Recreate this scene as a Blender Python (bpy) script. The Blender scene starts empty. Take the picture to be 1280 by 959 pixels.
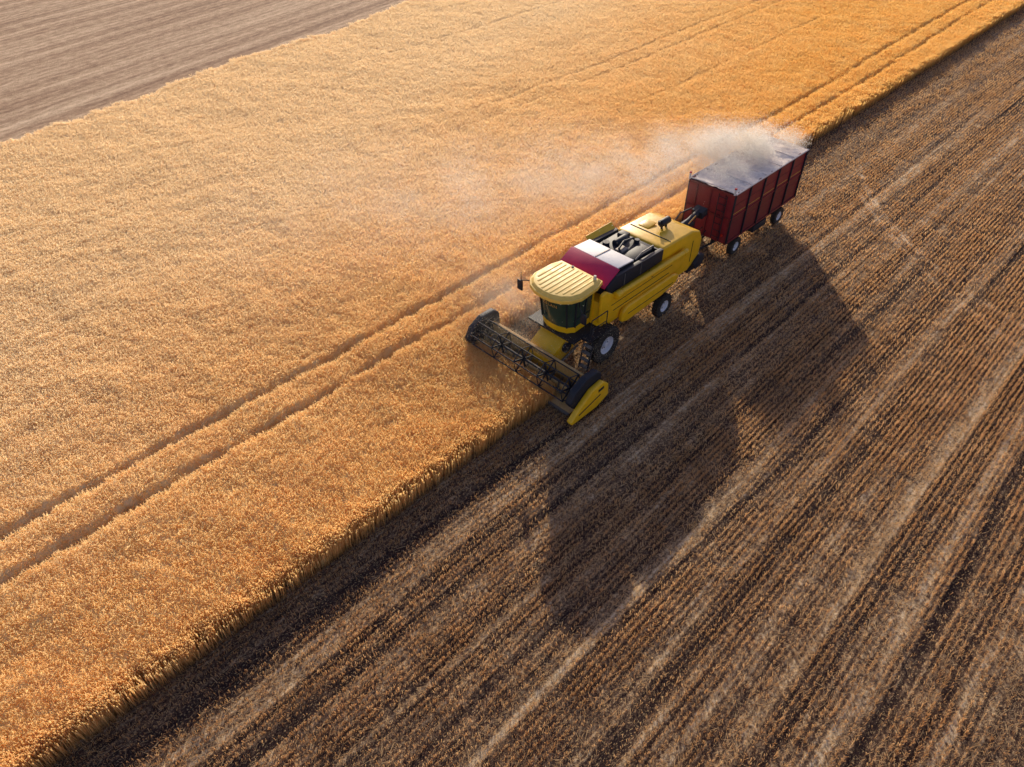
import bpy, bmesh, math, random
import numpy as np
from mathutils import Vector, Matrix
random.seed(3); rng=np.random.default_rng(5)
scene=bpy.context.scene
col=scene.collection
scene.view_settings.view_transform='Standard'
scene.view_settings.look='None'
scene.view_settings.exposure=0
H=18.0
HEAD=math.radians(44.5); PITCH=math.radians(42.0)
SUNV=Vector((-2.24,-2.27,-1.06))

# ------------------------------------------------------------ world / light / camera
w=bpy.data.worlds.new("World"); scene.world=w; w.use_nodes=True
nt=w.node_tree; bg=nt.nodes['Background']
sky=nt.nodes.new('ShaderNodeTexSky'); sky.sky_type='NISHITA'; sky.sun_disc=False
sky.sun_elevation=math.radians(18.4); sky.sun_rotation=math.radians(45)
sky.dust_density=1.2
tint=nt.nodes.new('ShaderNodeMix'); tint.data_type='RGBA'; tint.blend_type='MULTIPLY'; tint.inputs[0].default_value=1.0; tint.inputs[7].default_value=(1.14,0.96,1.04,1)
nt.links.new(sky.outputs[0],tint.inputs[6]); nt.links.new(tint.outputs[2],bg.inputs[0]); bg.inputs[1].default_value=0.14
sl=bpy.data.lights.new("sun",'SUN'); sl.energy=5.0; sl.angle=math.radians(0.5); sl.color=(1.0,0.88,0.68)
so=bpy.data.objects.new("sun",sl); so.rotation_euler=SUNV.to_track_quat('-Z','Y').to_euler(); so.location=(60,60,40); col.objects.link(so)
cd=bpy.data.cameras.new("camera"); cam=bpy.data.objects.new("camera",cd); col.objects.link(cam)
cam.location=(0,0,H)
cam.rotation_euler=Vector((math.cos(HEAD)*math.cos(PITCH),math.sin(HEAD)*math.cos(PITCH),-math.sin(PITCH))).to_track_quat('-Z','Y').to_euler()
cd.sensor_width=36; cd.lens=24.95; cd.clip_end=6000; cd.clip_start=0.2
scene.camera=cam

# ------------------------------------------------------------ material helpers
class NT:
    def __init__(s,name):
        s.m=bpy.data.materials.new(name); s.m.use_nodes=True; s.t=s.m.node_tree
        for n in list(s.t.nodes): s.t.nodes.remove(n)
        s.out=s.n('ShaderNodeOutputMaterial')
    def n(s,typ,**kw):
        x=s.t.nodes.new(typ)
        for k,v in kw.items(): setattr(x,k,v)
        return x
    def l(s,a,b): s.t.links.new(a,b)
    def setin(s,node,i,v):
        if isinstance(v,bpy.types.NodeSocket): s.l(v,node.inputs[i])
        elif v is not None: node.inputs[i].default_value=v
    def math(s,op,a,b=None,c=None,clamp=False):
        x=s.n('ShaderNodeMath',operation=op); x.use_clamp=clamp
        s.setin(x,0,a); s.setin(x,1,b); s.setin(x,2,c); return x.outputs[0]
    def mapping(s,vec,scale=(1,1,1),rot=(0,0,0),loc=(0,0,0)):
        x=s.n('ShaderNodeMapping'); s.l(vec,x.inputs[0]); x.inputs[1].default_value=loc; x.inputs[2].default_value=rot; x.inputs[3].default_value=scale; return x.outputs[0]
    def noise(s,vec,scale,detail=4,rough=0.6):
        x=s.n('ShaderNodeTexNoise'); s.l(vec,x.inputs['Vector']); x.inputs['Scale'].default_value=scale; x.inputs['Detail'].default_value=detail; x.inputs['Roughness'].default_value=rough; return x.outputs[0]
    def ramp(s,f,stops):
        x=s.n('ShaderNodeValToRGB'); s.l(f,x.inputs[0]); e=x.color_ramp.elements
        while len(e)<len(stops): e.new(0.5)
        for i,(p,c) in enumerate(stops):
            e[i].position=p; e[i].color=(c[0],c[1],c[2],1) if not isinstance(c,(int,float)) else (c,c,c,1)
        return x.outputs[0]
    def mix(s,f,a,b,mode='MIX'):
        x=s.n('ShaderNodeMix',data_type='RGBA',blend_type=mode)
        s.setin(x,0,f)
        for i,v in ((6,a),(7,b)):
            if isinstance(v,(tuple,list)): v=(v[0],v[1],v[2],1)
            s.setin(x,i,v)
        return x.outputs[2]
    def bump(s,h,strength=0.5,dist=0.05):
        x=s.n('ShaderNodeBump'); x.inputs['Strength'].default_value=strength; x.inputs['Distance'].default_value=dist; s.l(h,x.inputs['Height']); return x.outputs[0]
    def maprange(s,v,a,b,c=0.0,d=1.0):
        x=s.n('ShaderNodeMapRange'); s.l(v,x.inputs[0])
        for i,q in enumerate((a,b,c,d)): x.inputs[i+1].default_value=q
        return x.outputs[0]

def paint(name,c,rough=0.4,metal=0.0,dust=0.35,dustcol=(0.42,0.30,0.18),bump=0.05):
    k=NT(name); tc=k.n('ShaderNodeTexCoord').outputs['Object']
    n1=k.noise(tc,3.0,6,0.65); n2=k.noise(tc,28.0,4,0.7)
    geo=k.n('ShaderNodeNewGeometry'); sep=k.n('ShaderNodeSeparateXYZ'); k.l(geo.outputs['Normal'],sep.inputs[0])
    up=k.maprange(sep.outputs[2],0.0,1.0,0.25,1.0)
    d=k.math('MULTIPLY',k.maprange(n1,0.35,0.7,0.25,1.0),up)
    d=k.math('MULTIPLY',d,k.maprange(n2,0.3,0.7,0.6,1.3))
    d=k.math('MULTIPLY',d,dust,clamp=True)
    base=k.mix(k.maprange(n1,0.3,0.7),tuple(x*0.82 for x in c),c)
    cc=k.mix(d,base,dustcol)
    p=k.n('ShaderNodeBsdfPrincipled'); k.l(cc,p.inputs['Base Color']); p.inputs['Metallic'].default_value=metal
    k.l(k.maprange(d,0,0.5,rough,0.85),p.inputs['Roughness'])
    k.l(k.bump(n2,bump,0.02),p.inputs['Normal'])
    k.l(p.outputs[0],k.out.inputs[0]); return k.m

M=dict(
 yellow=paint("yellow_paint",(0.98,0.54,0.005),0.32,dust=0.12,dustcol=(0.6,0.42,0.2)),
 roofy=paint("roof_yellow_paint",(0.97,0.62,0.09),0.4,dust=0.35,dustcol=(0.9,0.65,0.32)),
 black=paint("black_paint",(0.007,0.010,0.022),0.6,dust=0.02),
 rubber=paint("tyre_rubber",(0.014,0.013,0.014),0.8,dust=0.2,bump=0.3),
 rim=paint("rim_paint",(0.70,0.70,0.76),0.45,dust=0.12),
 steel=paint("worn_steel",(0.20,0.19,0.19),0.5,metal=0.4,dust=0.3),
 red=paint("crimson_paint",(0.62,0.010,0.09),0.4,dust=0.05),
 tred=paint("trailer_red_paint",(0.235,0.011,0.024),0.45,dust=0.09),
 tred2=paint("trailer_dark_red_paint",(0.17,0.010,0.019),0.5,dust=0.09),
 gold=paint("gold_marking",(0.65,0.34,0.06),0.5,dust=0.1),
 white=paint("white_paint",(0.7,0.7,0.7),0.5,dust=0.25),
 tarp=paint("grey_tarpaulin",(0.70,0.60,0.56),0.8,dust=0.95,dustcol=(0.95,0.83,0.73),bump=0.5),
 lid=paint("grey_lid_paint",(0.88,0.86,0.86),0.55,dust=0.25,dustcol=(0.7,0.6,0.5)),
 orange=paint("worn_header_paint",(0.62,0.34,0.08),0.55,dust=0.8,dustcol=(0.70,0.48,0.25)),
 lens=paint("lamp_lens",(0.7,0.66,0.55),0.15,dust=0.1),
 redlens=paint("red_lens",(0.5,0.01,0.01),0.2,dust=0.1),
)
def glassmat():
    k=NT("tinted_glass"); tc=k.n('ShaderNodeTexCoord').outputs['Object']
    p=k.n('ShaderNodeBsdfPrincipled'); k.l(k.mix(k.noise(tc,1.7,3),(0.015,0.035,0.025),(0.06,0.095,0.06)),p.inputs['Base Color'])
    p.inputs['Roughness'].default_value=0.08; p.inputs['IOR'].default_value=1.5
    k.l(p.outputs[0],k.out.inputs[0]); return k.m
M['glass']=glassmat()

# ------------------------------------------------------------ mesh builder
class B:
    def __init__(s): s.bm=bmesh.new(); s.mats=[]
    def mi(s,m):
        if m not in s.mats: s.mats.append(m)
        return s.mats.index(m)
    def _post(s,verts,m,bevel,seg=2):
        fs=set(f for v in verts for f in v.link_faces); i=s.mi(m)
        for f in fs: f.material_index=i
        if bevel>0:
            es=set(e for v in verts for e in v.link_edges)
            r=bmesh.ops.bevel(s.bm,geom=list(es),offset=bevel,segments=seg,affect='EDGES',profile=0.5)
            for f in r['faces']: f.material_index=i
    def box(s,c,size,m,rot=None,bevel=0.0):
        mat=Matrix.Translation(c)
        if rot: mat=mat@Matrix.Rotation(rot[1],4,rot[0])
        mat=mat@Matrix.Diagonal((size[0],size[1],size[2],1))
        r=bmesh.ops.create_cube(s.bm,size=1,matrix=mat); s._post(r['verts'],m,bevel)
    def cyl(s,c,r,d,axis,m,seg=24,r2=None,bevel=0):
        R={'X':Matrix.Rotation(math.pi/2,4,'Y'),'Y':Matrix.Rotation(-math.pi/2,4,'X'),'Z':Matrix.Identity(4)}[axis]
        q=bmesh.ops.create_cone(s.bm,cap_ends=True,segments=seg,radius1=r,radius2=r if r2 is None else r2,depth=d,matrix=Matrix.Translation(c)@R)
        s._post(q['verts'],m,bevel)
    def prism(s,pts,lo,hi,m,axis='Y',bevel=0,seg=2,taper=None):
        def P(p,h):
            return {'Y':(p[0],h,p[1]),'Z':(p[0],p[1],h),'X':(h,p[0],p[1])}[axis]
        pts2=taper or pts
        a=[s.bm.verts.new(P(p,lo)) for p in pts]; b=[s.bm.verts.new(P(p,hi)) for p in pts2]
        fs=[s.bm.faces.new(a),s.bm.faces.new(b[::-1])]
        n=len(pts)
        for i in range(n): fs.append(s.bm.faces.new((a[i],b[i],b[(i+1)%n],a[(i+1)%n])))
        bmesh.ops.recalc_face_normals(s.bm,faces=fs)
        s._post(a+b,m,bevel,seg)
    def rod(s,p,q,r,m,seg=8):
        p=Vector(p);q=Vector(q);d=q-p
        mat=Matrix.Translation((p+q)/2)@d.to_track_quat('Z','Y').to_matrix().to_4x4()
        k=bmesh.ops.create_cone(s.bm,cap_ends=True,segments=seg,radius1=r,radius2=r,depth=d.length,matrix=mat); s._post(k['verts'],m,0)
    def tube(s,pts,r,m,seg=8):
        for i in range(len(pts)-1): s.rod(pts[i],pts[i+1],r,m,seg)
    def ring(s,prof,m,seg=40):  # prof: list of (radius,y) closed loop revolved about Y
        i=s.mi(m); rows=[]
        for k in range(seg):
            a=2*math.pi*k/seg; rows.append([s.bm.verts.new((p[0]*math.cos(a),p[1],p[0]*math.sin(a))) for p in prof])
        n=len(prof); fs=[]
        for k in range(seg):
            A=rows[k];C=rows[(k+1)%seg]
            for j in range(n):
                f=s.bm.faces.new((A[j],A[(j+1)%n],C[(j+1)%n],C[j])); f.material_index=i; f.smooth=True; fs.append(f)
        bmesh.ops.recalc_face_normals(s.bm,faces=fs)
    def finish(s,name,parent=None,loc=(0,0,0),smooth=True,label=None):
        me=bpy.data.meshes.new(name); s.bm.to_mesh(me); s.bm.free()
        for m in s.mats: me.materials.append(M[m])
        o=bpy.data.objects.new(name,me); col.objects.link(o); o.location=loc
        if parent: o.parent=parent
        if smooth:
            for p in me.polygons: p.use_smooth=True
            try: me.set_sharp_from_angle(angle=math.radians(35))
            except Exception: pass
        if label: o["label"]=label
        return o
def top(name,loc,rotz,label,cat):
    o=bpy.data.objects.new(name,None); col.objects.link(o); o.location=loc; o.rotation_euler=(0,0,rotz); o["label"]=label; o["category"]=cat; o.empty_display_size=0.5; return o

def wheel(parent,loc,r,wd,rimr,lug=False,side=1):
    b=B()  # rim
    h=wd/2
    b.ring([(rimr,-h*0.8),(rimr*1.06,-h*0.85),(rimr*1.06,h*0.85),(rimr,h*0.8),(rimr*0.85,h*0.3),(rimr*0.85,-h*0.3)],'rim',36)
    b.cyl((0,side*h*0.25,0),rimr*0.88,0.03,'Y','rim',32)
    b.cyl((0,side*h*0.45,0),rimr*0.32,h*0.6,'Y','rim',20,bevel=0.01)
    for i in range(8):
        a=i*math.pi/4; b.cyl((rimr*0.5*math.cos(a),side*h*0.33,rimr*0.5*math.sin(a)),rimr*0.06,0.05,'Y','black',8)
    wo=b.finish('wheel',parent,loc)
    t=B()
    t.ring([(rimr*1.03,-h*0.8),(rimr*1.25,-h*1.0),(r*0.93,-h*0.98),(r*0.985,-h*0.8),(r,0),(r*0.985,h*0.8),(r*0.93,h*0.98),(rimr*1.25,h*1.0),(rimr*1.03,h*0.8)],'rubber',44)
    n=22 if lug else 30
    for i in range(n):
        for sd in (-1,1):
            a=2*math.pi*(i+(0.5 if sd>0 else 0))/n
            L=h*0.98
            mat=Matrix.Rotation(a,4,'Y')@Matrix.Translation((r*1.005,sd*L*0.5,0))@Matrix.Rotation(sd*(0.7 if lug else 0.2),4,'X')
            th=0.05 if lug else 0.02
            q=bmesh.ops.create_cube(t.bm,size=1,matrix=mat@Matrix.Diagonal((th*1.4,L,th,1))); t._post(q['verts'],'rubber',0)
    t.finish('tyre',wo)
    return wo

# ------------------------------------------------------------ combine harvester
AX,BX=17.8,13.8
ch=top('combine_harvester',(AX,BX,0),math.pi,"yellow combine harvester with black reel cutting wheat at crop edge","combine harvester")
b=B()
b.box((-2.3,0,1.05),(5.6,1.3,0.5),'black',bevel=0.03)
b.cyl((0,0,0.85),0.16,2.4,'Y','black'); b.cyl((-4.0,0,0.55),0.1,2.2,'Y','black')
b.box((-4.0,0,0.75),(0.25,1.6,0.25),'black')
for i in range(5): b.rod((-0.6-i*0.8,1.0,0.85),(-0.6-i*0.8,1.0,1.4),0.04,'steel')
b.cyl((-1.6,1.08,1.2),0.28,0.1,'Y','steel'); b.cyl((-2.9,1.08,1.15),0.2,0.1,'Y','steel')
b.finish('chassis',ch)
b=B()
b.prism([(0.3,1.35),(0.3,2.72),(-3.5,2.72),(-5.2,2.72),(-5.8,1.9),(-5.2,1.35)],-1.10,1.10,'yellow',bevel=0.04)
b.finish('body',ch)
for sy in (1,-1):
    b=B(); lo,hi=(1.125,1.27) if sy>0 else (-1.27,-1.125)
    b.prism([(0.38,1.9),(0.38,3.15),(0.12,3.2),(-0.35,2.88),(-3.9,2.80),(-4.8,2.7),(-5.1,2.2),(-4.6,1.96),(-0.95,1.96),(-0.6,1.75),(0.1,1.75)],lo,hi,'yellow',bevel=0.05,seg=3)
    b.box((-2.2,sy*1.272,2.12),(3.6,0.012,0.03),'black'); b.box((-2.2,sy*1.272,2.42),(3.9,0.012,0.025),'black')
    b.finish('side_panel',ch)
    b=B(); lo,hi=(1.125,1.36) if sy>0 else (-1.36,-1.125)
    b.prism([(-0.95,1.28),(-1.02,1.75),(-1.25,1.93),(-4.3,1.93),(-4.75,1.75),(-4.6,1.42),(-3.6,1.22),(-1.3,1.15)],lo,hi,'yellow',bevel=0.09,seg=3)
    b.box((-2.8,sy*1.362,1.55),(3.0,0.012,0.03),'black')
    b.finish('side_shield',ch)
# black tank side band
b=B()
band=[(0.0,2.90),(0.0,3.3),(-0.5,3.55),(-3.45,3.42),(-3.45,2.90)]
b.prism(band,1.02,1.2,'black',bevel=0.02)
b.prism(band,-1.2,-1.02,'black',bevel=0.02)
b.box((-0.06,0,3.07),(0.1,2.0,0.42),'black'); b.box((-3.4,0,3.1),(0.08,2.0,0.5),'black')
b.box((-1.7,0,2.93),(3.2,2.0,0.1),'black')
b.box((-2.0,1.21,3.2),(0.02,0.02,0.5),'steel'); b.box((-1.0,1.21,3.2),(0.02,0.02,0.5),'steel')
b.finish('grain_tank',ch)
b=B()
b.prism([(0.12,3.28),(-0.72,3.72),(-0.75,3.68),(0.09,3.22)],-1.2,1.12,'red',bevel=0.01)
b.finish('tank_flap',ch,label="crimson tilted grain tank flap")
b=B()
b.prism([(-0.78,3.70),(-1.75,3.62),(-1.75,3.57),(-0.78,3.65)],-1.15,1.0,'lid',bevel=0.008)
b.box((-1.26,-0.1,3.67),(0.9,0.04,0.03),'steel',rot=('Y',-0.08))
b.prism([(-1.75,3.3),(-0.8,3.35),(-0.8,3.64),(-1.75,3.56)],0.98,1.0,'black')
b.finish('tank_lid',ch)
# yellow tilted far flap
b=B()
b.prism([(-1.15,3.42),(-1.2,3.45),(-1.36,3.60),(-1.39,3.57)],-3.4,-1.8,'yellow',axis='X')
b.tube([(-1.8,-1.39,3.60),(-3.4,-1.39,3.60)],0.025,'yellow')
b.finish('side_flap',ch)
# engine deck
b=B()
b.box((-2.6,-0.05,3.18),(1.5,1.7,0.5),'black',bevel=0.05)
b.box((-2.5,0.62,3.43),(1.2,0.55,0.12),'black',bevel=0.03)
b.box((-2.2,0.1,3.46),(0.45,0.35,0.16),'steel',bevel=0.04)
b.cyl((-2.7,-0.35,3.48),0.16,0.7,'X','black',bevel=0.02)
b.cyl((-3.1,0.15,3.48),0.10,0.2,'Z','black'); b.cyl((-2.1,-0.6,3.46),0.14,0.25,'Z','black')
b.tube([(-1.95,0.3,3.4),(-2.0,0.1,3.62),(-2.5,-0.05,3.66),(-3.1,-0.05,3.55),(-3.3,0.1,3.3)],0.045,'black')
b.tube([(-2.0,0.9,3.45),(-2.4,0.9,3.6),(-3.2,0.85,3.55),(-3.35,0.8,3.3)],0.03,'steel')
b.box((-3.15,-0.55,3.42),(0.35,0.4,0.3),'black',bevel=0.03)
b.finish('engine',ch)
# rear hood
b=B()
b.prism([(-3.5,1.6),(-3.5,3.32),(-3.65,3.38),(-5.7,3.28),(-6.25,3.05),(-6.5,2.6),(-6.45,1.75),(-5.7,1.35),(-4.8,1.4)],-1.13,1.13,'yellow',bevel=0.09,seg=3)
b.box((-4.2,0.0,3.36),(0.03,2.0,0.03),'black',rot=('Y',0.05))
b.box((-4.7,-0.5,3.36),(0.6,0.5,0.05),'yellow',rot=('Y',0.05),bevel=0.02)
b.box((-6.49,0.0,2.35),(0.03,1.5,0.5),'black')
b.box((-5.75,1.135,2.3),(0.025,0.015,1.0),'black')
b.finish('rear_hood',ch)
for sy in (-1,1):
    b=B(); b.cyl((0,0,0),0.07,0.04,'X','redlens',16); b.finish('tail_light',ch,loc=(-6.5,sy*0.93,2.2))
b=B(); b.cyl((-5.0,0.1,3.58),0.15,0.55,'X','black',bevel=0.02); b.rod((-4.85,0.1,3.3),(-4.85,0.1,3.5),0.05,'black'); b.rod((-5.15,0.1,3.3),(-5.15,0.1,3.5),0.05,'black'); b.tube([(-4.72,0.1,3.58),(-4.62,0.1,3.62),(-4.6,0.1,3.75)],0.06,'black')
b.finish('muffler',ch)
b=B()
b.prism([(-5.9,1.3),(-6.5,1.85),(-7.0,1.65),(-7.1,1.2),(-6.7,0.95),(-6.1,0.95)],-0.95,0.95,'black',bevel=0.04)
for i in range(7): b.box((-7.05,-0.8+i*0.27,1.3),(0.3,0.03,0.35),'black')
b.prism([(-5.95,1.6),(-6.35,1.9),(-6.75,1.8),(-6.75,1.35),(-6.2,1.25)],1.0,1.25,'black',bevel=0.05)
b.finish('straw_chopper',ch)
# unloading auger
b=B(); b.tube([(-0.55,1.34,2.84),(-4.8,1.34,2.74)],0.12,'yellow',20); b.cyl((-0.5,1.34,2.84),0.16,0.3,'X','yellow',20,bevel=0.03)
b.cyl((-4.85,1.34,2.74),0.14,0.25,'X','yellow',20,bevel=0.02); b.box((-2.6,1.3,2.74),(0.1,0.2,0.2),'black')
b.finish('unloading_auger',ch)
# rear discharge tube + hitch
b=B(); b.tube([(-6.3,-0.1,2.5),(-7.3,-0.1,2.62),(-8.2,-0.15,2.75)],0.13,'black',14); b.box((-7.2,-0.1,2.5),(0.5,0.4,0.2),'black',bevel=0.03)
b.box((-8.2,-0.15,2.68),(0.45,0.55,0.35),'black',rot=('Y',0.2),bevel=0.04); b.rod((-6.7,0.25,2.85),(-7.1,0.3,3.1),0.025,'gold'); b.rod((-7.1,0.3,2.55),(-7.1,0.3,3.1),0.02,'black')
b.tube([(-6.2,-0.3,2.7),(-7.0,-0.4,3.0),(-7.9,-0.4,2.9)],0.03,'black')
b.finish('discharge_tube',ch)
b=B(); b.box((-6.2,0,0.62),(1.9,0.14,0.14),'black'); b.rod((-5.0,0.5,0.9),(-6.9,0.06,0.62),0.04,'black'); b.rod((-5.0,-0.5,0.9),(-6.9,-0.06,0.62),0.04,'black'); b.box((-7.15,0,0.62),(0.2,0.2,0.22),'steel')
b.finish('tow_hitch',ch)
# platform, ladder, rails
b=B()
b.box((0.95,0,1.62),(1.5,2.3,0.08),'black'); b.prism([(0.35,0.95),(0.35,1.58),(1.5,1.58),(1.5,1.3),(0.9,0.95)],-0.7,0.7,'yellow',bevel=0.03)
b.box((0.75,1.25,1.62),(1.0,0.55,0.05),'black')
for y in (1.52,):
    b.tube([(0.3,y,1.65),(0.3,y,2.6),(1.2,y,2.6),(1.25,y,1.65)],0.02,'black'); b.tube([(0.3,y,2.15),(1.22,y,2.15)],0.015,'black')
b.finish('platform',ch)
b=B()
for y in (1.32,1.72): b.rod((1.28,y,1.65),(1.5,y,0.5),0.03,'black')
for i in range(4):
    t=i/3.5; b.box((1.3+0.2*t,1.52,1.5-1.0*t),(0.16,0.4,0.03),'steel')
b.tube([(1.3,1.75,1.6),(1.5,1.8,2.2),(1.35,1.75,2.5)],0.018,'black')
b.finish('ladder',ch)
# cab
cab=B()
plan=[(0.36,-0.84),(0.36,0.84),(1.35,0.86),(1.68,0.66),(1.85,0.3),(1.88,0),(1.85,-0.3),(1.68,-0.66),(1.35,-0.86)]
low=[(0.36,-0.76),(0.36,0.76),(1.2,0.78),(1.45,0.6),(1.58,0.3),(1.61,0),(1.58,-0.3),(1.45,-0.6),(1.2,-0.78)]
cab.prism(low,1.68,1.95,'yellow',axis='Z',taper=[(x+0.03,y*1.02) for x,y in low])
cab.box((0.33,0,2.6),(0.06,1.7,1.7),'yellow',bevel=0.01)
cab_o=cab.finish('cab',ch)
g=B(); g.prism([(x+0.03,y*1.01) for x,y in low],1.952,3.38,'glass',axis='Z',taper=plan)
for (x,y),(X,Y) in ((low[2],plan[2]),(low[8],plan[8]),(low[3],plan[3]),(low[7],plan[7])): g.rod((x+0.04,y*1.02,1.95),(X,Y*1.01,3.4),0.03,'black')
for sy in (1,-1): g.rod((0.75,sy*0.78,1.95),(0.75,sy*0.87,3.4),0.025,'black'); g.rod((0.4,sy*0.79,2.3),(1.3,sy*0.83,2.3),0.02,'black')
g.rod((1.68,-0.4,2.1),(1.75,0.1,2.9),0.012,'black')
g.finish('windshield',cab_o)
r=B()
rp=[(0.06,-1.0),(0.06,1.0),(0.5,1.13),(1.4,1.16),(1.8,1.02),(2.08,0.74),(2.23,0.38),(2.27,0),(2.23,-0.38),(2.08,-0.74),(1.8,-1.02),(1.4,-1.16),(0.5,-1.13)]
rin=[((x-1.1)*0.88+1.1,y*0.88) for x,y in rp]
r.prism(rp,3.38,3.54,'roofy',axis='Z',bevel=0.03)
r.prism([((x-1.1)*0.96+1.1,y*0.96) for x,y in rp],3.54,3.63,'roofy',axis='Z',taper=rin,bevel=0.02)
for i in range(9):
    y=-0.8+i*0.20; L=1.80-y*y*0.75; r.box((0.28+L/2,y,3.628),(L,0.08,0.03),'roofy',bevel=0.010)
r.cyl((0.25,-0.3,3.62),0.05,0.1,'Z','black',12)
r.finish('roof',cab_o)
for sy in (-1,1):
    for yy in (0.62,0.82):
        h=B(); h.cyl((0,0,0),0.07,0.06,'X','lens',16); h.cyl((-0.04,0,0),0.08,0.06,'X','black',16); h.finish('headlight',cab_o,loc=(2.04-0.28*(yy-0.5)/0.3,sy*yy,3.33))
h=B(); h.cyl((0,0,0),0.07,0.16,'Z','lens',14,r2=0.05); h.finish('beacon',cab_o,loc=(0.3,0.8,3.70))
for sy in (-1,1):
    m=B(); m.tube([(1.3,sy*0.95,3.2),(1.7,sy*1.35,3.25),(1.75,sy*1.5,3.2)],0.022,'black'); m.box((1.75,sy*1.55,2.98),(0.06,0.26,0.42),'black',bevel=0.02); m.box((1.715,sy*1.55,2.98),(0.012,0.2,0.36),'white')
    m.rod((1.75,sy*1.5,3.2),(1.75,sy*1.5,3.55),0.015,'black')
    m.finish('mirror',cab_o)
# windshield lettering
cu=bpy.data.curves.new("lettering",'FONT'); cu.body="ZELAN"; cu.size=0.19; cu.align_x='CENTER'; cu.extrude=0.004; cu.space_character=1.25
tmp=bpy.data.objects.new("tmp",cu); col.objects.link(tmp)
dg=bpy.context.evaluated_depsgraph_get(); me=bpy.data.meshes.new_from_object(tmp.evaluated_get(dg)); bpy.data.objects.remove(tmp)
me.materials.append(M['gold'])
lo=bpy.data.objects.new('windshield_lettering',me); col.objects.link(lo); lo.parent=cab_o
lo.matrix_local=Matrix.Translation((1.815,0.0,2.84))@Matrix.Rotation(math.radians(90),4,'Z')@Matrix.Rotation(math.radians(79+22),4,'X')
for v in me.vertices:   # follow the curved pane
    v.co.z-= (abs(v.co.x)**2)*0.33
# feeder house
b=B(); b.prism([(0.7,0.95),(0.7,1.6),(1.2,1.6),(2.35,0.95),(2.35,0.3),(1.9,0.3)],-0.6,0.6,'yellow',bevel=0.04)
b.cyl((1.5,0.68,1.1),0.22,0.1,'Y','black'); b.rod((0.8,0.66,0.8),(2.2,0.66,0.4),0.05,'steel'); b.rod((0.8,-0.66,0.8),(2.2,-0.66,0.4),0.05,'steel')
b.finish('feeder_house',ch)
# header
b=B()
b.box((2.32,0,0.62),(0.06,5.0,0.9),'orange',bevel=0.01)
b.box((2.3,0,1.08),(0.12,5.05,0.09),'orange',bevel=0.02)
b.prism([(2.32,0.16),(2.6,0.10),(3.35,0.10),(3.35,0.14),(2.6,0.15),(2.32,0.24)],-2.5,2.5,'orange')
b.box((2.5,2.47,0.6),(1.2,0.04,0.95),'yellow'); b.box((2.5,-2.47,0.6),(1.2,0.04,0.95),'yellow')
b.box((3.4,0,0.12),(0.1,5.0,0.03),'steel')
for i in range(64): b.prism([(3.44,-2.46+i*0.078),(3.44,-2.42+i*0.078),(3.54,-2.44+i*0.078)],0.11,0.13,'steel',axis='Z')
hd=b.finish('header',ch)
a=B(); a.cyl((2.72,0,0.5),0.15,4.9,'Y','orange',20)
i0=a.mi('steel')
for sgn in (1,-1):
    prev=None
    for k in range(150):
        t=k/149; y=sgn*(2.42-1.9*t); an=t*2*math.pi*4.5*sgn
        p=[a.bm.verts.new((2.72+rr*math.cos(an),y,0.5+rr*math.sin(an))) for rr in (0.14,0.3)]
        if prev:
            f=a.bm.faces.new((prev[0],prev[1],p[1],p[0])); f.material_index=i0
        prev=p
for k in range(8): a.rod((2.72,-0.4+k*0.11,0.5),(2.72+0.28*math.cos(k*2.4),-0.4+k*0.11,0.5+0.28*math.sin(k*2.4)),0.012,'steel')
a.finish('crop_auger',hd)
rl=B(); cx,cz,R=3.15,1.12,0.56
rl.cyl((cx,0,cz),0.045,4.7,'Y','black',12)
hexp=[(cx+R*math.cos(math.radians(60*k+18)),cz+R*math.sin(math.radians(60*k+18))) for k in range(6)]
for k,(x,z) in enumerate(hexp):
    rl.rod((x,-2.33,z),(x,2.33,z),0.024,'black')
    for j in range(30): 
        y=-2.25+j*0.155; rl.rod((x,y,z),(x-0.05,y,z-0.2),0.0045,'steel',4)
for y in (-2.3,-1.15,0,1.15,2.3):
    for k,(x,z) in enumerate(hexp):
        x2,z2=hexp[(k+1)%6]
        rl.box(((cx+x)/2,y,(cz+z)/2),(R,0.02,0.075),'black',rot=('Y',-math.radians(60*k+18))); rl.rod((x,y,z),(x2,y,z2),0.02,'black',6)
rl.finish('reel',hd)
for sy in (-1,1):
    m=B(); m.box((2.75,sy*2.42,1.22),(1.0,0.07,0.1),'black',rot=('Y',0.12)); m.rod((2.35,sy*2.42,0.8),(2.8,sy*2.42,1.2),0.03,'steel'); m.finish('reel_arm',hd)
    s=B(); y0,y1=sorted((sy*2.44,sy*2.74))
    s.prism([(1.9,0.75),(1.95,1.35),(2.2,1.58),(2.85,1.58),(3.4,1.3),(3.65,0.85),(3.4,0.5),(2.4,0.45)],y0,y1,'black',bevel=0.08,seg=3)
    s.finish('end_shield',hd)
    d=B(); y0,y1=sorted((sy*2.75,sy*2.98)); mm='yellow' if sy>0 else 'black'
    d.prism([(1.75,0.35),(1.8,0.90),(2.15,1.20),(2.75,1.12),(3.35,0.70),(3.85,0.28),(3.75,0.12),(2.4,0.12)],y0,y1,mm,bevel=0.06,seg=3)
    if sy>0: 
        d.box((2.25,y1+0.004,0.92),(0.3,0.012,0.12),'black',rot=('Y',0.1)); d.box((2.85,y1+0.004,0.55),(1.2,0.012,0.05),'black',rot=('Y',0.22))
    d.finish('crop_divider',hd)
for sy in (1,-1):
    wheel(ch,(0,sy*1.24,0.76),0.76,0.50,0.36,lug=True,side=sy)
    wheel(ch,(-4.0,sy*1.20,0.50),0.50,0.32,0.25,lug=True,side=sy)

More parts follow.
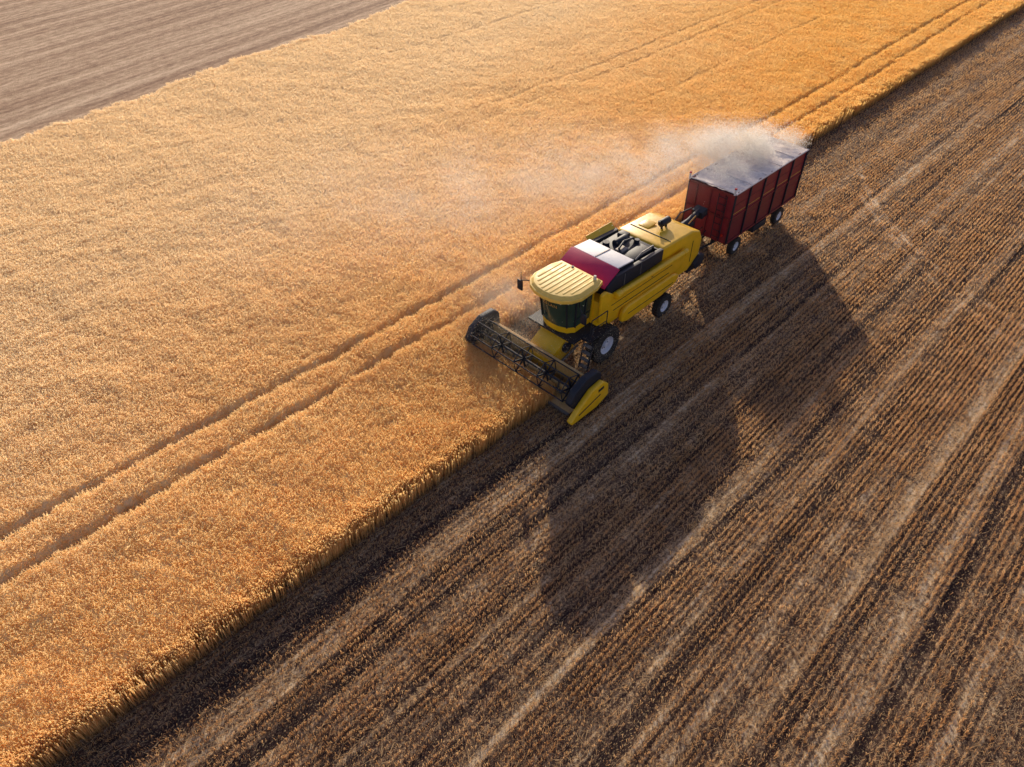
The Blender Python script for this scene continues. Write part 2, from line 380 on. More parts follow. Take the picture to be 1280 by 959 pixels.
# ------------------------------------------------------------ trailer
tr=top('grain_trailer',(30.2,14.05,0),math.pi,"dark red high-sided grain trailer with grey tarpaulin on stubble","trailer")
x0,x1=3.3,-3.2
b=B()
for sy in (1,-1):
    b.box(((x0+x1)/2,sy*1.12,1.72),(x0-x1,0.06,1.24),'tred2'); b.box(((x0+x1)/2,sy*1.12,2.92),(x0-x1,0.065,1.12),'tred')
    b.box(((x0+x1)/2,sy*1.14,2.35),(x0-x1,0.10,0.05),'tred'); b.box(((x0+x1)/2,sy*1.14,3.49),(x0-x1+0.05,0.12,0.08),'tred2'); b.box(((x0+x1)/2,sy*1.14,1.12),(x0-x1,0.12,0.1),'tred2')
    for i in range(6):
        x=x0-0.05-i*(x0-x1-0.1)/5; b.box((x,sy*1.18,2.3),(0.07,0.08,2.4),'black',bevel=0.01)
    for i in range(5):
        xc=x0-0.05-(i+0.5)*(x0-x1-0.1)/5
        b.box((xc,sy*1.157,2.52),(1.05,0.012,0.035),'gold')
        b.box((xc,sy*1.16,2.95),(0.95,0.012,0.03),'tred2'); b.box((xc,sy*1.155,1.95),(1.0,0.012,0.03),'tred')
b.finish('side_board',tr)
b=B(); b.box((x0-0.03,0,2.3),(0.06,2.18,2.38),'tred'); 
for y in (-0.72,0,0.72): b.box((x0+0.03,y,2.3),(0.06,0.07,2.35),'tred2')
b.box((x0+0.03,0,2.35),(0.05,2.15,0.06),'tred2'); b.box((x0+0.03,0,3.48),(0.08,2.3,0.09),'tred2')
for y in (-0.95,0.95): b.box((x0+0.05,y,1.5),(0.02,0.12,0.12),'redlens')
b.rod((x0+0.1,0.45,1.2),(x0+0.1,0.45,3.4),0.02,'black'); b.rod((x0+0.1,0.85,1.2),(x0+0.1,0.85,3.4),0.02,'black')
for i in range(7): b.rod((x0+0.1,0.45,1.35+i*0.32),(x0+0.1,0.85,1.35+i*0.32),0.015,'black')
b.finish('front_board',tr)
b=B(); b.box((x1+0.03,0,2.3),(0.06,2.18,2.38),'tred')
for y in (-1.05,-0.35,0.35,1.05): b.box((x1-0.04,y,2.3),(0.08,0.09,2.4),'black')
b.box((x1-0.04,0,1.3),(0.1,2.3,0.12),'black'); b.box((x1-0.1,0,3.35),(0.18,2.36,0.3),'black',bevel=0.04)
b.finish('tailgate',tr)
for sy in (1,-1):
    h=B(); h.box((0,0,0),(0.05,0.28,0.12),'redlens',bevel=0.01); h.finish('tail_light',tr,loc=(x1-0.1,sy*0.95,1.1))
# tarpaulin
b=B(); mi=b.mi('tarp'); nx,ny=66,14; vs=[]
for i in range(nx+1):
    row=[]
    for j in range(ny+1):
        x=x0+0.02+(x1-x0-0.04)*i/nx; y=-1.19+2.38*j/ny; t=y/1.19
        ph=(i/nx*5)%1.0; sag=0.06*math.sin(math.pi*ph)
        z=3.55+0.035*(1-t*t)-sag*(1-t**4)+0.02*math.sin(7*x+3*y)+0.016*math.sin(13*y-4*x)+0.012*math.sin(17*x+9*y)
        row.append(b.bm.verts.new((x,y,z)))
    vs.append(row)
for i in range(nx):
    for j in range(ny):
        f=b.bm.faces.new((vs[i][j],vs[i+1][j],vs[i+1][j+1],vs[i][j+1])); f.material_index=mi
for k in range(6):
    x=x0-0.03-k*(x0-x1-0.08)/5
    pts=[(x,-1.2+2.4*j/10,3.57+0.035*(1-(-1+2*j/10)**2)) for j in range(11)]; b.tube(pts,0.02,'tarp')
b.rod((x0,1.2,3.55),(x1,1.2,3.55),0.035,'tarp'); b.rod((x0,-1.2,3.55),(x1,-1.2,3.55),0.035,'tarp')
b.finish('tarpaulin',tr)
for sy in (1,-1):
    p=B(); p.cyl((0,0,0),0.045,0.28,'Z','white',10); p.cyl((0,0,0.16),0.06,0.06,'Z','redlens',10); p.finish('marker_post',tr,loc=(x0+0.06,sy*1.15,3.68))
b=B()
for sy in (1,-1): b.box((0,sy*0.45,0.95),(6.4,0.12,0.2),'black')
for i in range(7): b.box((3.0-i*1.0,0,1.0),(0.08,2.1,0.1),'black')
b.box((2.0,0,0.7),(0.9,0.9,0.12),'black'); b.cyl((2.0,0,0.42),0.06,1.9,'Y','black',12); b.cyl((-2.05,0,0.42),0.06,1.9,'Y','black',12)
for x in (2.0,-2.05):
    for sy in (1,-1): b.box((x,sy*0.6,0.62),(0.9,0.09,0.14),'black'); b.box((x,sy*0.6,0.75),(0.2,0.1,0.3),'black')
b.box((0,0.95,0.75),(1.2,0.4,0.35),'black',bevel=0.03)
b.finish('chassis',tr)
b=B(); b.rod((2.3,0.35,0.62),(4.9,0.04,0.62),0.05,'black'); b.rod((2.3,-0.35,0.62),(4.9,-0.04,0.62),0.05,'black'); b.rod((4.85,0,0.62),(5.25,0,0.62),0.06,'steel')
b.tube([(3.3,0.1,1.4),(4.0,0.1,1.0),(5.0,0.1,1.2),(5.6,0.1,1.4)],0.02,'black'); b.tube([(3.3,-0.1,1.5),(4.1,-0.12,1.1),(5.0,-0.1,1.3),(5.6,-0.1,1.5)],0.02,'black')
b.finish('drawbar',tr)
for x in (2.0,-2.05):
    for sy in (1,-1): wheel(tr,(x,sy*1.0,0.43),0.43,0.26,0.21,side=sy)

# ------------------------------------------------------------ noise in numpy
def vn(x,y,s,seed):
    r=np.random.default_rng(seed).random((256,256)); X=x/s; Y=y/s
    xi=np.floor(X).astype(int); yi=np.floor(Y).astype(int); fx=X-xi; fy=Y-yi
    fx=fx*fx*(3-2*fx); fy=fy*fy*(3-2*fy)
    g=lambda a,c: r[a%256,c%256]
    return (g(xi,yi)*(1-fx)+g(xi+1,yi)*fx)*(1-fy)+(g(xi,yi+1)*(1-fx)+g(xi+1,yi+1)*fx)*fy
def fieldedge(a): return (49.0+(a-7.8)*0.218)+0.5*np.sin(a*0.11)+0.3*np.sin(a*0.31)
def tramgap(a,b):
    g=np.zeros_like(b)
    rg=0.10*(vn(a,b,0.35,71)-0.5)*2
    for c,wd,amp in ((19.6,0.20,0.95),(18.0,0.20,0.95),(33.6,0.12,0.5),(32.0,0.12,0.5),(46.5,0.12,0.4),(27.0,0.08,0.35)):
        cc=c+np.maximum(0,a-45)*0.028+0.06*np.sin(a*0.21+c)+0.02*np.sin(a*0.9+c*2)
        d=np.abs(b-cc+rg)
        am=amp*(np.clip((a-25)/20,0,1) if c>25 else 1.0)
        g=np.maximum(g,am*np.clip(1-(d-0.07)/wd,0,1))
    return g
def inwheat(a,b,m=0.0):
    rag=0.18*(vn(a,b,0.8,11)-0.5)*2+0.16*(vn(a,b,0.3,13)-0.5)*2+0.08*(vn(a,b,0.13,12)-0.5)*2
    lower=np.where(a<14.75-m,12.45,16.5+np.maximum(0,a-50)*0.01)+rag+m
    return (b>lower)&(b<fieldedge(a)+rag*2-m)
def canopy_h(a,b):
    h=0.66+0.09*(vn(a,b,3.1,1)-0.5)+0.07*(vn(a,b,0.9,2)-0.5)+0.06*(vn(a,b,0.2,3)-0.5)
    h+=0.02*(vn(a*0.3,b,0.28,4)-0.5)
    gap=tramgap(a,b)*np.clip(0.05+1.3*vn(a,b,0.8,9),0.1,0.9)
    return h*(1-0.55*gap),gap
def mesh_from(name,verts,faces_flat,nper,mat,attr=None):
    me=bpy.data.meshes.new(name); nv=len(verts); nf=len(faces_flat)//nper
    me.vertices.add(nv); me.vertices.foreach_set('co',verts.astype(np.float32).ravel())
    me.loops.add(len(faces_flat)); me.loops.foreach_set('vertex_index',faces_flat.astype(np.int32))
    me.polygons.add(nf); me.polygons.foreach_set('loop_start',(np.arange(nf)*nper).astype(np.int32))
    try: me.polygons.foreach_set('loop_total',np.full(nf,nper,dtype=np.int32))
    except Exception: pass
    me.materials.append(mat); me.update(calc_edges=True)
    if attr is not None:
        for k,v in attr.items():
            at=me.attributes.new(k,'FLOAT','POINT'); at.data.foreach_set('value',v.astype(np.float32))
    o=bpy.data.objects.new(name,me); col.objects.link(o); return o
def gridfaces(nx,ny):
    i,j=np.meshgrid(np.arange(nx-1),np.arange(ny-1),indexing='ij'); v=i*ny+j
    return np.stack([v,v+ny,v+ny+1,v+1],-1).reshape(-1,4)

# ------------------------------------------------------------ ground
def axis(lo,hi,step,far):
    c=np.arange(lo,hi+1e-6,step); e=[]; d=step; x=0
    while x<far: d*=1.35; x+=d; e.append(x)
    e=np.array(e); return np.concatenate([lo-e[::-1],c,hi+e])
ga=axis(-10,95,0.25,3000); gb=axis(-24,17.0,0.06,3000)
A,Bb=np.meshgrid(ga,gb,indexing='ij')
STR=[(14.9,0.30,0.5),(12.7,0.30,0.5),(11.0,0.10,-0.6),(10.2,0.20,0.7),(9.7,0.08,-0.6),(8.9,0.10,-0.6),(8.4,0.20,0.7),(7.5,0.08,0.5),(6.1,0.16,-0.9),(5.5,0.24,0.8),(4.6,0.07,-0.6),(3.7,0.18,0.7),(3.15,0.15,-0.9),(2.3,0.08,-0.6),(1.9,0.10,0.6),(1.1,0.26,0.85),(0.2,0.08,-0.5),(-0.6,0.18,0.85),
     (-1.1,0.16,-0.9),(-1.9,0.10,0.5),(-2.3,0.08,-0.5),(-3.2,0.28,0.9),(-4.2,0.1,0.5),(-4.9,0.16,-0.9),(-5.5,0.2,0.8),(-6.6,0.08,-0.6),(-7.6,0.25,0.9),(-8.4,0.08,-0.6),(-9.4,0.2,0.85),(-10.0,0.16,-0.8),(-11.2,0.12,0.6),(-12.5,0.3,0.85),(-13.6,0.14,-0.7),(-15,0.24,0.8),(-16.5,0.14,-0.7),(-18,0.26,0.85)]
rs=np.random.default_rng(77)
for q in np.arange(-22,11.5,0.55): STR.append((q+rs.uniform(-0.15,0.15),rs.uniform(0.04,0.09),rs.choice([-0.8,-0.6,-0.5,0.5,0.6])))
def strips_at(A,Bb):
    st=np.zeros_like(A); Z=np.zeros_like(A)
    for c,wd,amp in STR:
        cc=c+0.16*np.sin(A*0.11+c*3)+0.05*np.sin(A*0.37+c)+0.008*(A-20)*math.sin(c*5)
        d=np.abs(Bb-cc); m=d<1.6*wd
        if not m.any(): continue
        am=A[m]; st[m]+=amp*np.clip(1.5-d[m]/wd,0,1)*np.clip(0.1+1.2*vn(am*0.16,Z[m]+c,1.0,int(60+c*2)%97),0,1)
    return st
st=strips_at(A,Bb)
z=0.05*(vn(A*0.05,Bb,0.6,22)-0.5)+0.04*(vn(A,Bb,0.5,23)-0.5)+np.where(st<0,st*0.035,0)
inr=(A>-12)&(A<100)&(Bb>-28)&(Bb<20); z=np.where(inr,z,0)
def polydist(P,a,b):
    d=np.full_like(a,99.0)
    for (x1_,y1_),(x2_,y2_) in zip(P[:-1],P[1:]):
        dx,dy=x2_-x1_,y2_-y1_; t=np.clip(((a-x1_)*dx+(b-y1_)*dy)/(dx*dx+dy*dy),0,1)
        d=np.minimum(d,np.hypot(a-x1_-t*dx,b-y1_-t*dy))
    return d
def spl(P,n=40):
    P=np.array(P,float); t=np.linspace(0,len(P)-1,n); k=np.arange(len(P))
    x=np.interp(t,k,P[:,0]); y=np.interp(t,k,P[:,1])
    for _ in range(14):
        x[1:-1]=(x[:-2]+x[1:-1]*2+x[2:])/4; y[1:-1]=(y[:-2]+y[1:-1]*2+y[2:])/4
    return list(zip(x,y))
T=[spl([(40.5,12.2),(38,10.6),(35.6,8.2),(33.4,5.2),(31.8,2.0),(30.7,-1.5),(30.1,-5),(29.8,-10)]),
   spl([(38.2,11.2),(36.0,9.2),(33.8,7.0),(31.8,4.2),(30.1,1.2),(29.0,-2.0),(28.4,-5.4),(28.0,-10)])]
trk=np.zeros_like(A); sub=(A>22)&(A<62)&(Bb>-12)&(Bb<15)
for i,P in enumerate(T):
    d=polydist(P,A[sub],Bb[sub]); trk[sub]=np.maximum(trk[sub],np.clip(1.4-d/0.15,0,1)*0.95)
trk*=np.clip(1.4*vn(A,Bb,0.5,31)*vn(A,Bb,3.0,32)+0.4,0,1)
trk=np.where(inr,trk*0.75+st*0.62,0)

k=NT("field_soil"); tc=k.n('ShaderNodeNewGeometry').outputs['Position']
sep=k.n('ShaderNodeSeparateXYZ'); k.l(tc,sep.inputs[0]); X,Y=sep.outputs[0],sep.outputs[1]
warp=k.noise(k.mapping(tc,(0.08,0.08,1)),1.0,2)
Yw=k.math('ADD',Y,k.math('MULTIPLY',k.math('SUBTRACT',warp,0.5),1.2))
cmb=k.n('ShaderNodeCombineXYZ'); k.l(X,cmb.inputs[0]); k.l(Yw,cmb.inputs[1]); V=cmb.outputs[0]
s1=k.noise(k.mapping(V,(0.012,0.75,1)),1.0,3,0.6)
s3=k.noise(k.mapping(V,(0.5,5.0,1),loc=(2,9,0)),1.0,4,0.7)
rows=k.math('SINE',k.math('MULTIPLY',k.math('ADD',Y,k.math('MULTIPLY',k.noise(tc,2.5,3),0.12)),2*math.pi/0.17))
fine=k.noise(tc,11.0,8,0.85); med=k.noise(tc,4.5,5,0.7); mid=k.noise(tc,0.9,6,0.75); speck=k.noise(k.mapping(tc,(16,26,14)),1.0,3,0.75)
rows=k.math('MULTIPLY',rows,k.maprange(k.noise(k.mapping(tc,(0.3,1.2,1)),1.0,3),0.4,0.65,0.25,1.4))
at=k.n('ShaderNodeAttribute'); at.attribute_name='track'
f=k.math('MULTIPLY',k.maprange(s1,0.35,0.65,-0.24,0.24),1.0)
f=k.math('ADD',f,k.maprange(s3,0.3,0.7,-0.24,0.24))
f=k.math('ADD',f,k.maprange(fine,0.38,0.62,-0.36,0.36))
f=k.math('ADD',f,k.maprange(med,0.35,0.65,-0.16,0.16))
f=k.math('ADD',f,k.maprange(mid,0.3,0.7,-0.16,0.16))
f=k.math('ADD',f,k.math('MULTIPLY',rows,0.11))
f=k.math('ADD',f,k.math('MULTIPLY',at.outputs['Fac'],0.70))
f=k.math('ADD',f,0.33,clamp=True)
c=k.ramp(f,[(0.0,(0.042,0.023,0.021)),(0.35,(0.150,0.087,0.058)),(0.65,(0.40,0.265,0.155)),(1.0,(0.86,0.67,0.45))])
c=k.mix(k.math('MULTIPLY',k.maprange(speck,0.56,0.66,0,1),0.75,clamp=True),c,(0.90,0.63,0.32))
# far field beyond the crop
ang=math.atan(0.218)
Vf=k.mapping(tc,(1,1,1),rot=(0,0,-ang)); sf=k.n('ShaderNodeSeparateXYZ'); k.l(Vf,sf.inputs[0])
g1=k.noise(k.mapping(Vf,(0.03,0.5,1)),1.0,3,0.6); g2=k.noise(k.mapping(Vf,(1.2,3.0,1)),1.0,4,0.75)
wv=k.math('ADD',sf.outputs[1],k.math('MULTIPLY',k.noise(Vf,0.12,3),1.2))
w1=k.math('SINE',k.math('MULTIPLY',wv,2*math.pi/2.3)); w2=k.math('SINE',k.math('MULTIPLY',wv,2*math.pi/0.75))
ff=k.math('ADD',k.maprange(g1,0.35,0.65,-0.20,0.20),k.maprange(g2,0.35,0.65,-0.25,0.25)); ff=k.math('ADD',ff,k.maprange(fine,0.38,0.62,-0.25,0.25))
ff=k.math('ADD',ff,k.math('MULTIPLY',w1,0.10)); ff=k.math('ADD',ff,k.math('MULTIPLY',w2,0.08)); ff=k.math('ADD',ff,0.50,clamp=True)
cf=k.ramp(ff,[(0,(0.26,0.150,0.095)),(0.5,(0.54,0.36,0.23)),(1,(0.86,0.65,0.44))])
isfar=k.math('GREATER_THAN',k.math('SUBTRACT',Y,k.math('MULTIPLY',X,0.218)),40.0)
c=k.mix(isfar,c,cf)
hgt=k.math('ADD',k.math('MULTIPLY',rows,0.2),k.math('MULTIPLY',fine,1.3)); hgt=k.math('ADD',hgt,k.math('MULTIPLY',med,1.2))
p=k.n('ShaderNodeBsdfPrincipled'); k.l(c,p.inputs['Base Color']); p.inputs['Roughness'].default_value=0.95; p.inputs['Specular IOR Level'].default_value=0.15
k.l(k.bump(hgt,0.9,0.07),p.inputs['Normal']); k.l(p.outputs[0],k.out.inputs[0])
gmat=k.m
F=gridfaces(len(ga),len(gb))
go=mesh_from('ground',np.stack([A,Bb,z],-1).reshape(-1,3),F.ravel(),4,gmat,{'track':trk.ravel()})
go["kind"]="structure"
for pl in (go.data.polygons,): pl.foreach_set('use_smooth',np.ones(len(pl),dtype=bool))

# ------------------------------------------------------------ straw materials
def strawmat(name,c0,c1,c2,trans=0.4,sc=0.8,pale=None):
    k=NT(name); tc=k.n('ShaderNodeNewGeometry').outputs['Position']
    n=k.noise(tc,sc,4,0.6); n2=k.noise(tc,9.0,3,0.7)
    f=k.math('ADD',k.math('MULTIPLY',n,0.5),k.math('MULTIPLY',n2,0.5))
    c=k.ramp(f,[(0.34,c0),(0.5,c1),(0.66,c2)])
    if pale:  # sun haze painted into the crop colour: paler with distance from cut edge
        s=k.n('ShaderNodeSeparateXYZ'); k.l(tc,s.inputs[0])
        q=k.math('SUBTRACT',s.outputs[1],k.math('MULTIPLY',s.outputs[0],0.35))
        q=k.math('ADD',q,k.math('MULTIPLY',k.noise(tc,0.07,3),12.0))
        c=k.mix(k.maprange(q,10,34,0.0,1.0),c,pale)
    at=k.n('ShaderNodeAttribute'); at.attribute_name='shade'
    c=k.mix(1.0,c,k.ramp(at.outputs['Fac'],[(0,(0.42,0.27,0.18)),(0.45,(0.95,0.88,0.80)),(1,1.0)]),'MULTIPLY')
    d=k.n('ShaderNodeBsdfDiffuse'); t=k.n('ShaderNodeBsdfTranslucent'); k.l(c,d.inputs[0]); k.l(c,t.inputs[0])
    m=k.n('ShaderNodeMixShader'); m.inputs[0].default_value=trans; k.l(d.outputs[0],m.inputs[1]); k.l(t.outputs[0],m.inputs[2])
    k.l(m.outputs[0],k.out.inputs[0]); return k.m
WC=((0.95,0.62,0.20),(0.98,0.71,0.27),(1.0,0.79,0.38))
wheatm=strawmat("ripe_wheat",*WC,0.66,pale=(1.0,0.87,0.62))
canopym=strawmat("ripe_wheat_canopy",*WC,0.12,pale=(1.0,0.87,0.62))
stubm=strawmat("straw_stubble",(0.54,0.34,0.17),(0.80,0.54,0.28),(0.95,0.74,0.45),0.5)

# canopy sheet
ca=axis(-14,104,0.16,60); ca=ca[(ca>-40)&(ca<150)]; cb=np.arange(11.8,78,0.13)
A,Bb=np.meshgrid(ca,cb,indexing='ij'); h,gap=canopy_h(A,Bb)
h=h-0.10; msk=inwheat(A,Bb,0.12); h=np.where(msk,h,-0.05)
F=gridfaces(len(ca),len(cb)); keep=(msk.ravel()[F]).any(1); F=F[keep]
used=np.unique(F); remap=np.zeros(A.size,int); remap[used]=np.arange(len(used))
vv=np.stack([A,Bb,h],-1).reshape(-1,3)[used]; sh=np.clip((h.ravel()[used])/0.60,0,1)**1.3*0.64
cano=mesh_from('wheat_canopy',vv,remap[F].ravel(),4,canopym,{'shade':sh}); cano["kind"]="stuff"; cano["label"]="dense golden ripe wheat crop seen as a mass"; cano["category"]="wheat"

# individual ears and stalks
def cam_uv(a,b,z):
    X=a*math.sin(HEAD)-b*math.cos(HEAD); Yy=a*math.cos(HEAD)+b*math.sin(HEAD)
    zc=Yy*math.cos(PITCH)+(H-z)*math.sin(PITCH); return X/zc,(Yy*math.sin(PITCH)-(H-z)*math.cos(PITCH))/zc,zc
def blades(a,b,z0,z1,wd,lean,sh0,sh1):
    n=len(a); th=rng.random(n)*2*math.pi; la=rng.random(n)*2*math.pi; lx=lean*np.cos(la); ly=lean*np.sin(la)
    out=[];shd=[]
    for k_ in (0,1):
        t=th+k_*math.pi/2; dx=np.cos(t)*wd/2; dy=np.sin(t)*wd/2
        p0=np.stack([a-dx*0.5,b-dy*0.5,z0],-1); p1=np.stack([a+dx*0.5,b+dy*0.5,z0],-1)
        p2=np.stack([a+lx+dx,b+ly+dy,z1],-1); p3=np.stack([a+lx-dx,b+ly-dy,z1],-1)
        out.append(np.stack([p0,p1,p2,p3],1)); shd.append(np.stack([sh0,sh0,sh1,sh1],1))
    return np.concatenate(out).reshape(-1,3),np.concatenate(shd).ravel()
N=5000000
a=rng.uniform(-12,105,N); bb=rng.uniform(12,76,N)
u,v,zc=cam_uv(a,bb,0.7)
prob=np.clip((28.0/zc)**1.5,0.10,1.0)
sel=(np.abs(u)<0.86)&(np.abs(v)<0.68)&(zc>0)&(rng.random(N)<prob*0.97)
a,bb,zc=a[sel],bb[sel],zc[sel]
sel=inwheat(a,bb); a,bb,zc=a[sel],bb[sel],zc[sel]
h,gap=canopy_h(a,bb); sel=rng.random(len(a))>gap*0.6; a,bb,zc,h=a[sel],bb[sel],zc[sel],h[sel]
n=len(a); print('ears',n)
size=np.clip(zc/28,0.8,3.2)**0.5
ht=h+rng.normal(0,0.028,n)+0.03
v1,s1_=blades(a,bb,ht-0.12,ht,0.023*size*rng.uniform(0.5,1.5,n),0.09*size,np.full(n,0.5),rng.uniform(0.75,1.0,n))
# edge stalks, full height
m=80000; ea=rng.uniform(-10,14.8,m); eb=12.45+np.abs(rng.normal(0,0.28,m))-0.25
m2=80000; ea2=rng.uniform(14.6,100,m2)**1.0; eb2=16.5+np.maximum(0,ea2-50)*0.01+np.abs(rng.normal(0,0.28,m2))-0.25
m3=9000; ea3=14.75-np.abs(rng.normal(0,0.15,m3)); eb3=rng.uniform(12.5,16.6,m3)
mf=26000; ea4=rng.uniform(-10,100,mf); eb4=fieldedge(ea4)-np.abs(rng.normal(0,0.3,mf))
ea=np.concatenate([ea,ea2,ea3,ea4]); eb=np.concatenate([eb,eb2,eb3,eb4]); ok=inwheat(ea,eb)|(rng.random(len(ea))<0.05); ea,eb=ea[ok],eb[ok]
n2=len(ea); hh=canopy_h(ea,eb)[0]+rng.normal(0,0.04,n2)
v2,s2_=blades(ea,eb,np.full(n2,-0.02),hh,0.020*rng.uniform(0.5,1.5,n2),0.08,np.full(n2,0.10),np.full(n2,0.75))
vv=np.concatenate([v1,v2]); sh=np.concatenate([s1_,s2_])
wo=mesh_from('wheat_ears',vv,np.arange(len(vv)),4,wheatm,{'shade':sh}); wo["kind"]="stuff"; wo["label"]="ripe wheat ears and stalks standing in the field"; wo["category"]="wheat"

# stubble
N=2300000
a=rng.uniform(-8,100,N); bb=rng.uniform(-26,17,N); row=np.round(bb/0.17)*0.17+rng.normal(0,0.018,N)
u,v,zc=cam_uv(a,bb,0.1)
sel=(np.abs(u)<0.86)&(np.abs(v)<0.68)&(zc>0)&(rng.random(N)<np.clip((25/zc)**2.1,0.05,1))&(~inwheat(a,bb,-0.05))
a,row,zc=a[sel],row[sel],zc[sel]
sta=strips_at(a,row)
dens=(0.15+1.0*vn(a*0.12,row,0.9,41))*(0.4+0.9*vn(a,row,0.5,44))*np.clip(1-np.abs(sta)*1.0,0.12,1)
sel=rng.random(len(a))<dens
a,row,zc=a[sel],row[sel],zc[sel]; n=len(a); print('stubble',n)
size=np.clip(zc/22,0.8,3)**0.7
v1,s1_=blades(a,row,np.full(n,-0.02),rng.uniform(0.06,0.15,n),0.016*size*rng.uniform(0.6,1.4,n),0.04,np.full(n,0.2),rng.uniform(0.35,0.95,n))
# loose straw, gathered along the swaths
N=700000
a=rng.uniform(-8,80,N); bb=rng.uniform(-24,16.5,N); u,v,zc=cam_uv(a,bb,0)
sel=(np.abs(u)<0.86)&(np.abs(v)<0.68)&(zc>0)&(rng.random(N)<np.clip((24/zc)**2,0.05,1))&(~inwheat(a,bb,-0.1))
a,bb,zc=a[sel],bb[sel],zc[sel]
sta=strips_at(a,bb); sel=rng.random(len(a))<np.clip(0.15+sta*0.7,0.02,1)
a,bb,zc=a[sel],bb[sel],zc[sel]; n=len(a); print('straw',n)
th=rng.normal(0,0.8,n); L=rng.uniform(0.08,0.26,n)/2; wd=rng.uniform(0.007,0.015,n)/2*np.clip(zc/22,0.8,2.5); zz=rng.uniform(0.035,0.09,n); dz=rng.uniform(-0.03,0.03,n)
dx,dy=np.cos(th)*L,np.sin(th)*L; px,py=-np.sin(th)*wd,np.cos(th)*wd
q=np.stack([np.stack([a-dx-px,bb-dy-py,zz-dz],-1),np.stack([a+dx-px,bb+dy-py,zz+dz],-1),np.stack([a+dx+px,bb+dy+py,zz+dz],-1),np.stack([a-dx+px,bb-dy+py,zz-dz],-1)],1).reshape(-1,3)
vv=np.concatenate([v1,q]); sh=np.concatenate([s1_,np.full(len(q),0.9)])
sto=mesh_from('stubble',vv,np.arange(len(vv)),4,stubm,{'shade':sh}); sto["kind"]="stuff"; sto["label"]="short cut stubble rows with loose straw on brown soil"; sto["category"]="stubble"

# ------------------------------------------------------------ airborne chaff flecks (bright in the low sun)
def chaffmat(name,c):
    k=NT(name); tc=k.n('ShaderNodeNewGeometry').outputs['Position']
    cc=k.mix(k.noise(tc,1.2,3),c,tuple(min(1,x*1.08) for x in c))
    d=k.n('ShaderNodeBsdfDiffuse'); t=k.n('ShaderNodeBsdfTranslucent'); k.l(cc,d.inputs[0]); k.l(cc,t.inputs[0])
    m=k.n('ShaderNodeMixShader'); m.inputs[0].default_value=0.5; k.l(d.outputs[0],m.inputs[1]); k.l(t.outputs[0],m.inputs[2])
    k.l(m.outputs[0],k.out.inputs[0]); return k.m
def flecks(name,P,smin,smax,mat,label):
    n=len(P); a=rng.normal(size=(n,3)); a/=np.linalg.norm(a,axis=1)[:,None]; b=rng.normal(size=(n,3)); b=np.cross(a,b); b/=np.linalg.norm(b,axis=1)[:,None]
    s=rng.uniform(smin,smax,(n,1))
    q=np.stack([P+a*s,P-a*s*0.5+b*s*0.87,P-a*s*0.5-b*s*0.87],1).reshape(-1,3)
    o=mesh_from(name,q,np.arange(len(q)),3,mat); o["kind"]="stuff"; o["label"]=label; o["category"]="dust"; return o
N=1400000
s=rng.exponential(9.0,N); s=s[s<30]; N=len(s)
R_=1.0+0.19*s
y=rng.normal(0,1,N)*R_*0.62; zz=rng.normal(0,1,N)*R_*0.30
wob=(vn(s*1.0,s*0,5.0,81)-0.5)*s*0.15
wisp=vn(s+y*0.3,y,1.5,82)*0.5+vn(s,zz*1.4+y*0.5,0.8,83)*0.32+vn(s,y+zz,0.35,84)*0.18
keep=rng.random(N)<np.clip((wisp-0.44)*4.5,0,1)*np.clip(s/1.5,0,1)*(0.25+0.20*np.exp(-s/5))*np.clip((30-s)/12,0,1)
s,y,zz,wob=s[keep],y[keep],zz[keep],wob[keep]
an=math.radians(151); X=31.8+s*math.cos(an)-(y+wob)*math.sin(an); Y=14.2+s*math.sin(an)+(y+wob)*math.cos(an); Z=4.1-0.06*s+zz
ok=(Z>0.75)&(Y>13.2); P1=np.stack([X,Y,Z],-1)[ok]
n=200000; X=rng.uniform(26.9,33.8,n); Y=14.3+rng.normal(0,0.8,n); Z=3.62+np.abs(rng.normal(0,0.42,n))
wisp=vn(X,Y,1.3,85)*0.5+vn(X+Z,Y-Z,0.45,86)*0.5
keep=(rng.random(n)<np.clip((wisp-0.38)*3.5,0,1)*0.50*np.clip((X-26.3)/2.5,0,1))&(Y>12.9)
P2=np.stack([X,Y,Z],-1)[keep]
P1=np.concatenate([P1,P2]); print('flecks',len(P1))
flecks('chaff_plume',P1,0.008,0.018,chaffmat("pale_chaff",(0.95,0.90,0.82)),"fine pale chaff blowing off the trailer in low sun")
n=130000; X=16.6+rng.normal(0,1.5,n); Y=15.0+rng.normal(0,1.6,n); Z=0.6+np.abs(rng.normal(0,0.75,n))
wisp=vn(X,Y,1.1,87)*0.5+vn(X+Z,Y-Z,0.45,88)*0.5
inside=(X>16.0)&(X<24)&(np.abs(Y-13.8)<1.35)
keep=(rng.random(n)<np.clip((wisp-0.42)*3.5,0,1)*0.45)&(~inside)&(Z<2.9)
flecks('chaff_cloud',np.stack([X,Y,Z],-1)[keep],0.007,0.014,chaffmat("tan_chaff",(0.94,0.80,0.58)),"tan chaff swirling beside the cab and header")

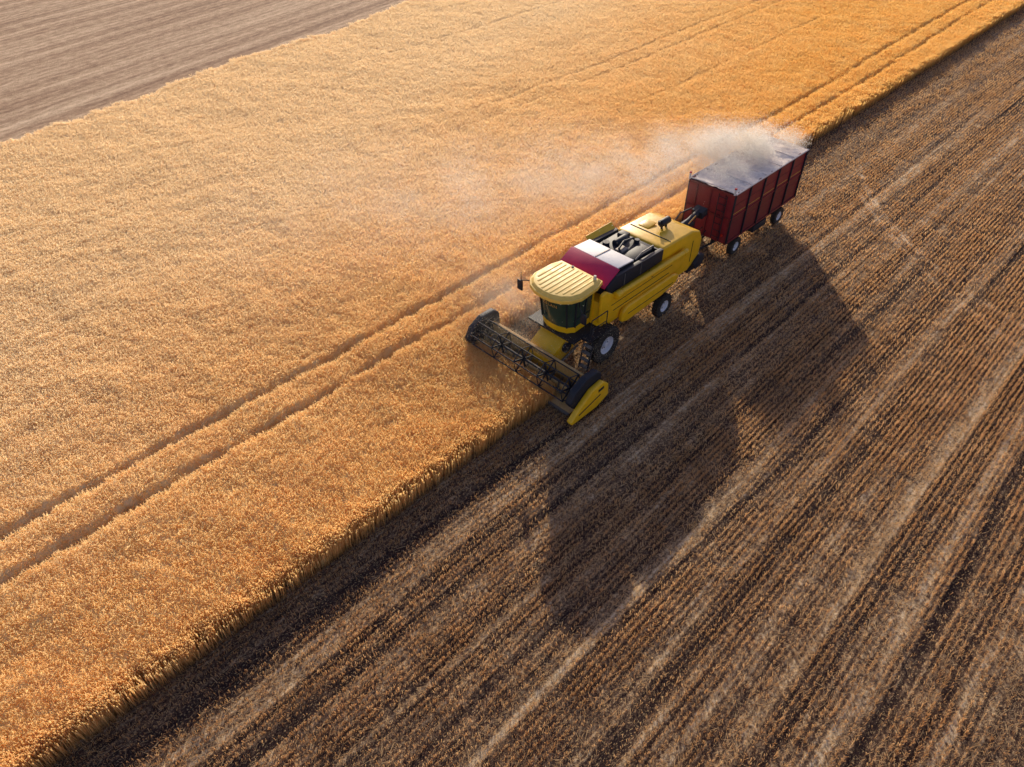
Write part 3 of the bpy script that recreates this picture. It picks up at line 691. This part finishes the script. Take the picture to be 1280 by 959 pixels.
# ------------------------------------------------------------ dust volumes
def dust(name,loc,rotz,size,build,label,aniso=0.35,colr=(0.95,0.88,0.80),step=1.0):
    bm=bmesh.new(); bmesh.ops.create_cube(bm,size=1,matrix=Matrix.Translation((size[0]/2,0,0))@Matrix.Diagonal((size[0],size[1],size[2],1)))
    me=bpy.data.meshes.new(name); bm.to_mesh(me); bm.free(); o=bpy.data.objects.new(name,me); col.objects.link(o); o.location=loc; o.rotation_euler=(0,0,rotz)
    k=NT(name+"_volume"); tc=k.n('ShaderNodeTexCoord').outputs['Object']; sp=k.n('ShaderNodeSeparateXYZ'); k.l(tc,sp.inputs[0])
    den=build(k,tc,sp.outputs[0],sp.outputs[1],sp.outputs[2])
    vs=k.n('ShaderNodeVolumeScatter'); vs.inputs['Color'].default_value=(*colr,1); vs.inputs['Anisotropy'].default_value=aniso; k.l(den,vs.inputs['Density'])
    k.l(vs.outputs[0],k.out.inputs['Volume']); me.materials.append(k.m)
    try: k.m.cycles.volume_step_rate=step
    except Exception as e: print('step',e)
    o["kind"]="stuff"; o["label"]=label; o["category"]="dust"; return o
def plume(k,tc,x,y,z):
    r=k.math('ADD',k.math('MULTIPLY',x,0.16),1.05)
    yc=k.math('MULTIPLY',k.math('SUBTRACT',k.noise(k.mapping(tc,(0.12,0,0)),1.0,2),0.5),k.math('MULTIPLY',x,0.2))
    yy=k.math('DIVIDE',k.math('SUBTRACT',y,yc),r)
    zz=k.math('DIVIDE',k.math('ADD',z,k.math('MULTIPLY',x,0.06)),k.math('MULTIPLY',r,0.55))
    rho=k.math('ADD',k.math('MULTIPLY',yy,yy),k.math('MULTIPLY',zz,zz))
    g=k.math('POWER',2.718,k.math('MULTIPLY',rho,-1.2))
    n=k.noise(k.mapping(tc,(0.55,0.8,0.8)),1.0,6,0.66)
    nn=k.maprange(n,0.42,0.66,0.0,1.0)
    fall=k.math('ADD',k.math('POWER',2.718,k.math('MULTIPLY',x,-0.17)),0.03)
    st=k.maprange(x,0.0,2.0,0.0,1.0); en=k.maprange(x,18.0,28.0,1.0,0.0)
    return k.math('MULTIPLY',k.math('MULTIPLY',k.math('MULTIPLY',g,nn),k.math('MULTIPLY',fall,st)),k.math('MULTIPLY',en,1.1))
dust('dust_plume',(32.2,14.1,4.0),math.radians(150),(29,14,7.0),plume,"pale chaff dust plume blowing off the trailer over wheat",colr=(1.0,0.97,0.91),aniso=0.35,step=1.5)
def puff(k,tc,x,y,z):
    xx=k.math('DIVIDE',k.math('SUBTRACT',x,3.8),2.8); yy=k.math('DIVIDE',y,1.8); zz=k.math('DIVIDE',z,1.1)
    rho=k.math('ADD',k.math('ADD',k.math('MULTIPLY',xx,xx),k.math('MULTIPLY',yy,yy)),k.math('MULTIPLY',zz,zz))
    g=k.math('POWER',2.718,k.math('MULTIPLY',rho,-1.6)); n=k.maprange(k.noise(tc,0.9,4,0.6),0.40,0.62,0.0,1.0)
    return k.math('MULTIPLY',k.math('MULTIPLY',g,n),0.3)
dust('header_dust',(15.5,13.3,1.4),math.radians(72),(9,4.8,2.7),puff,"tan dust rising around the cutting header",colr=(1.0,0.94,0.82),aniso=0.35,step=2.5)
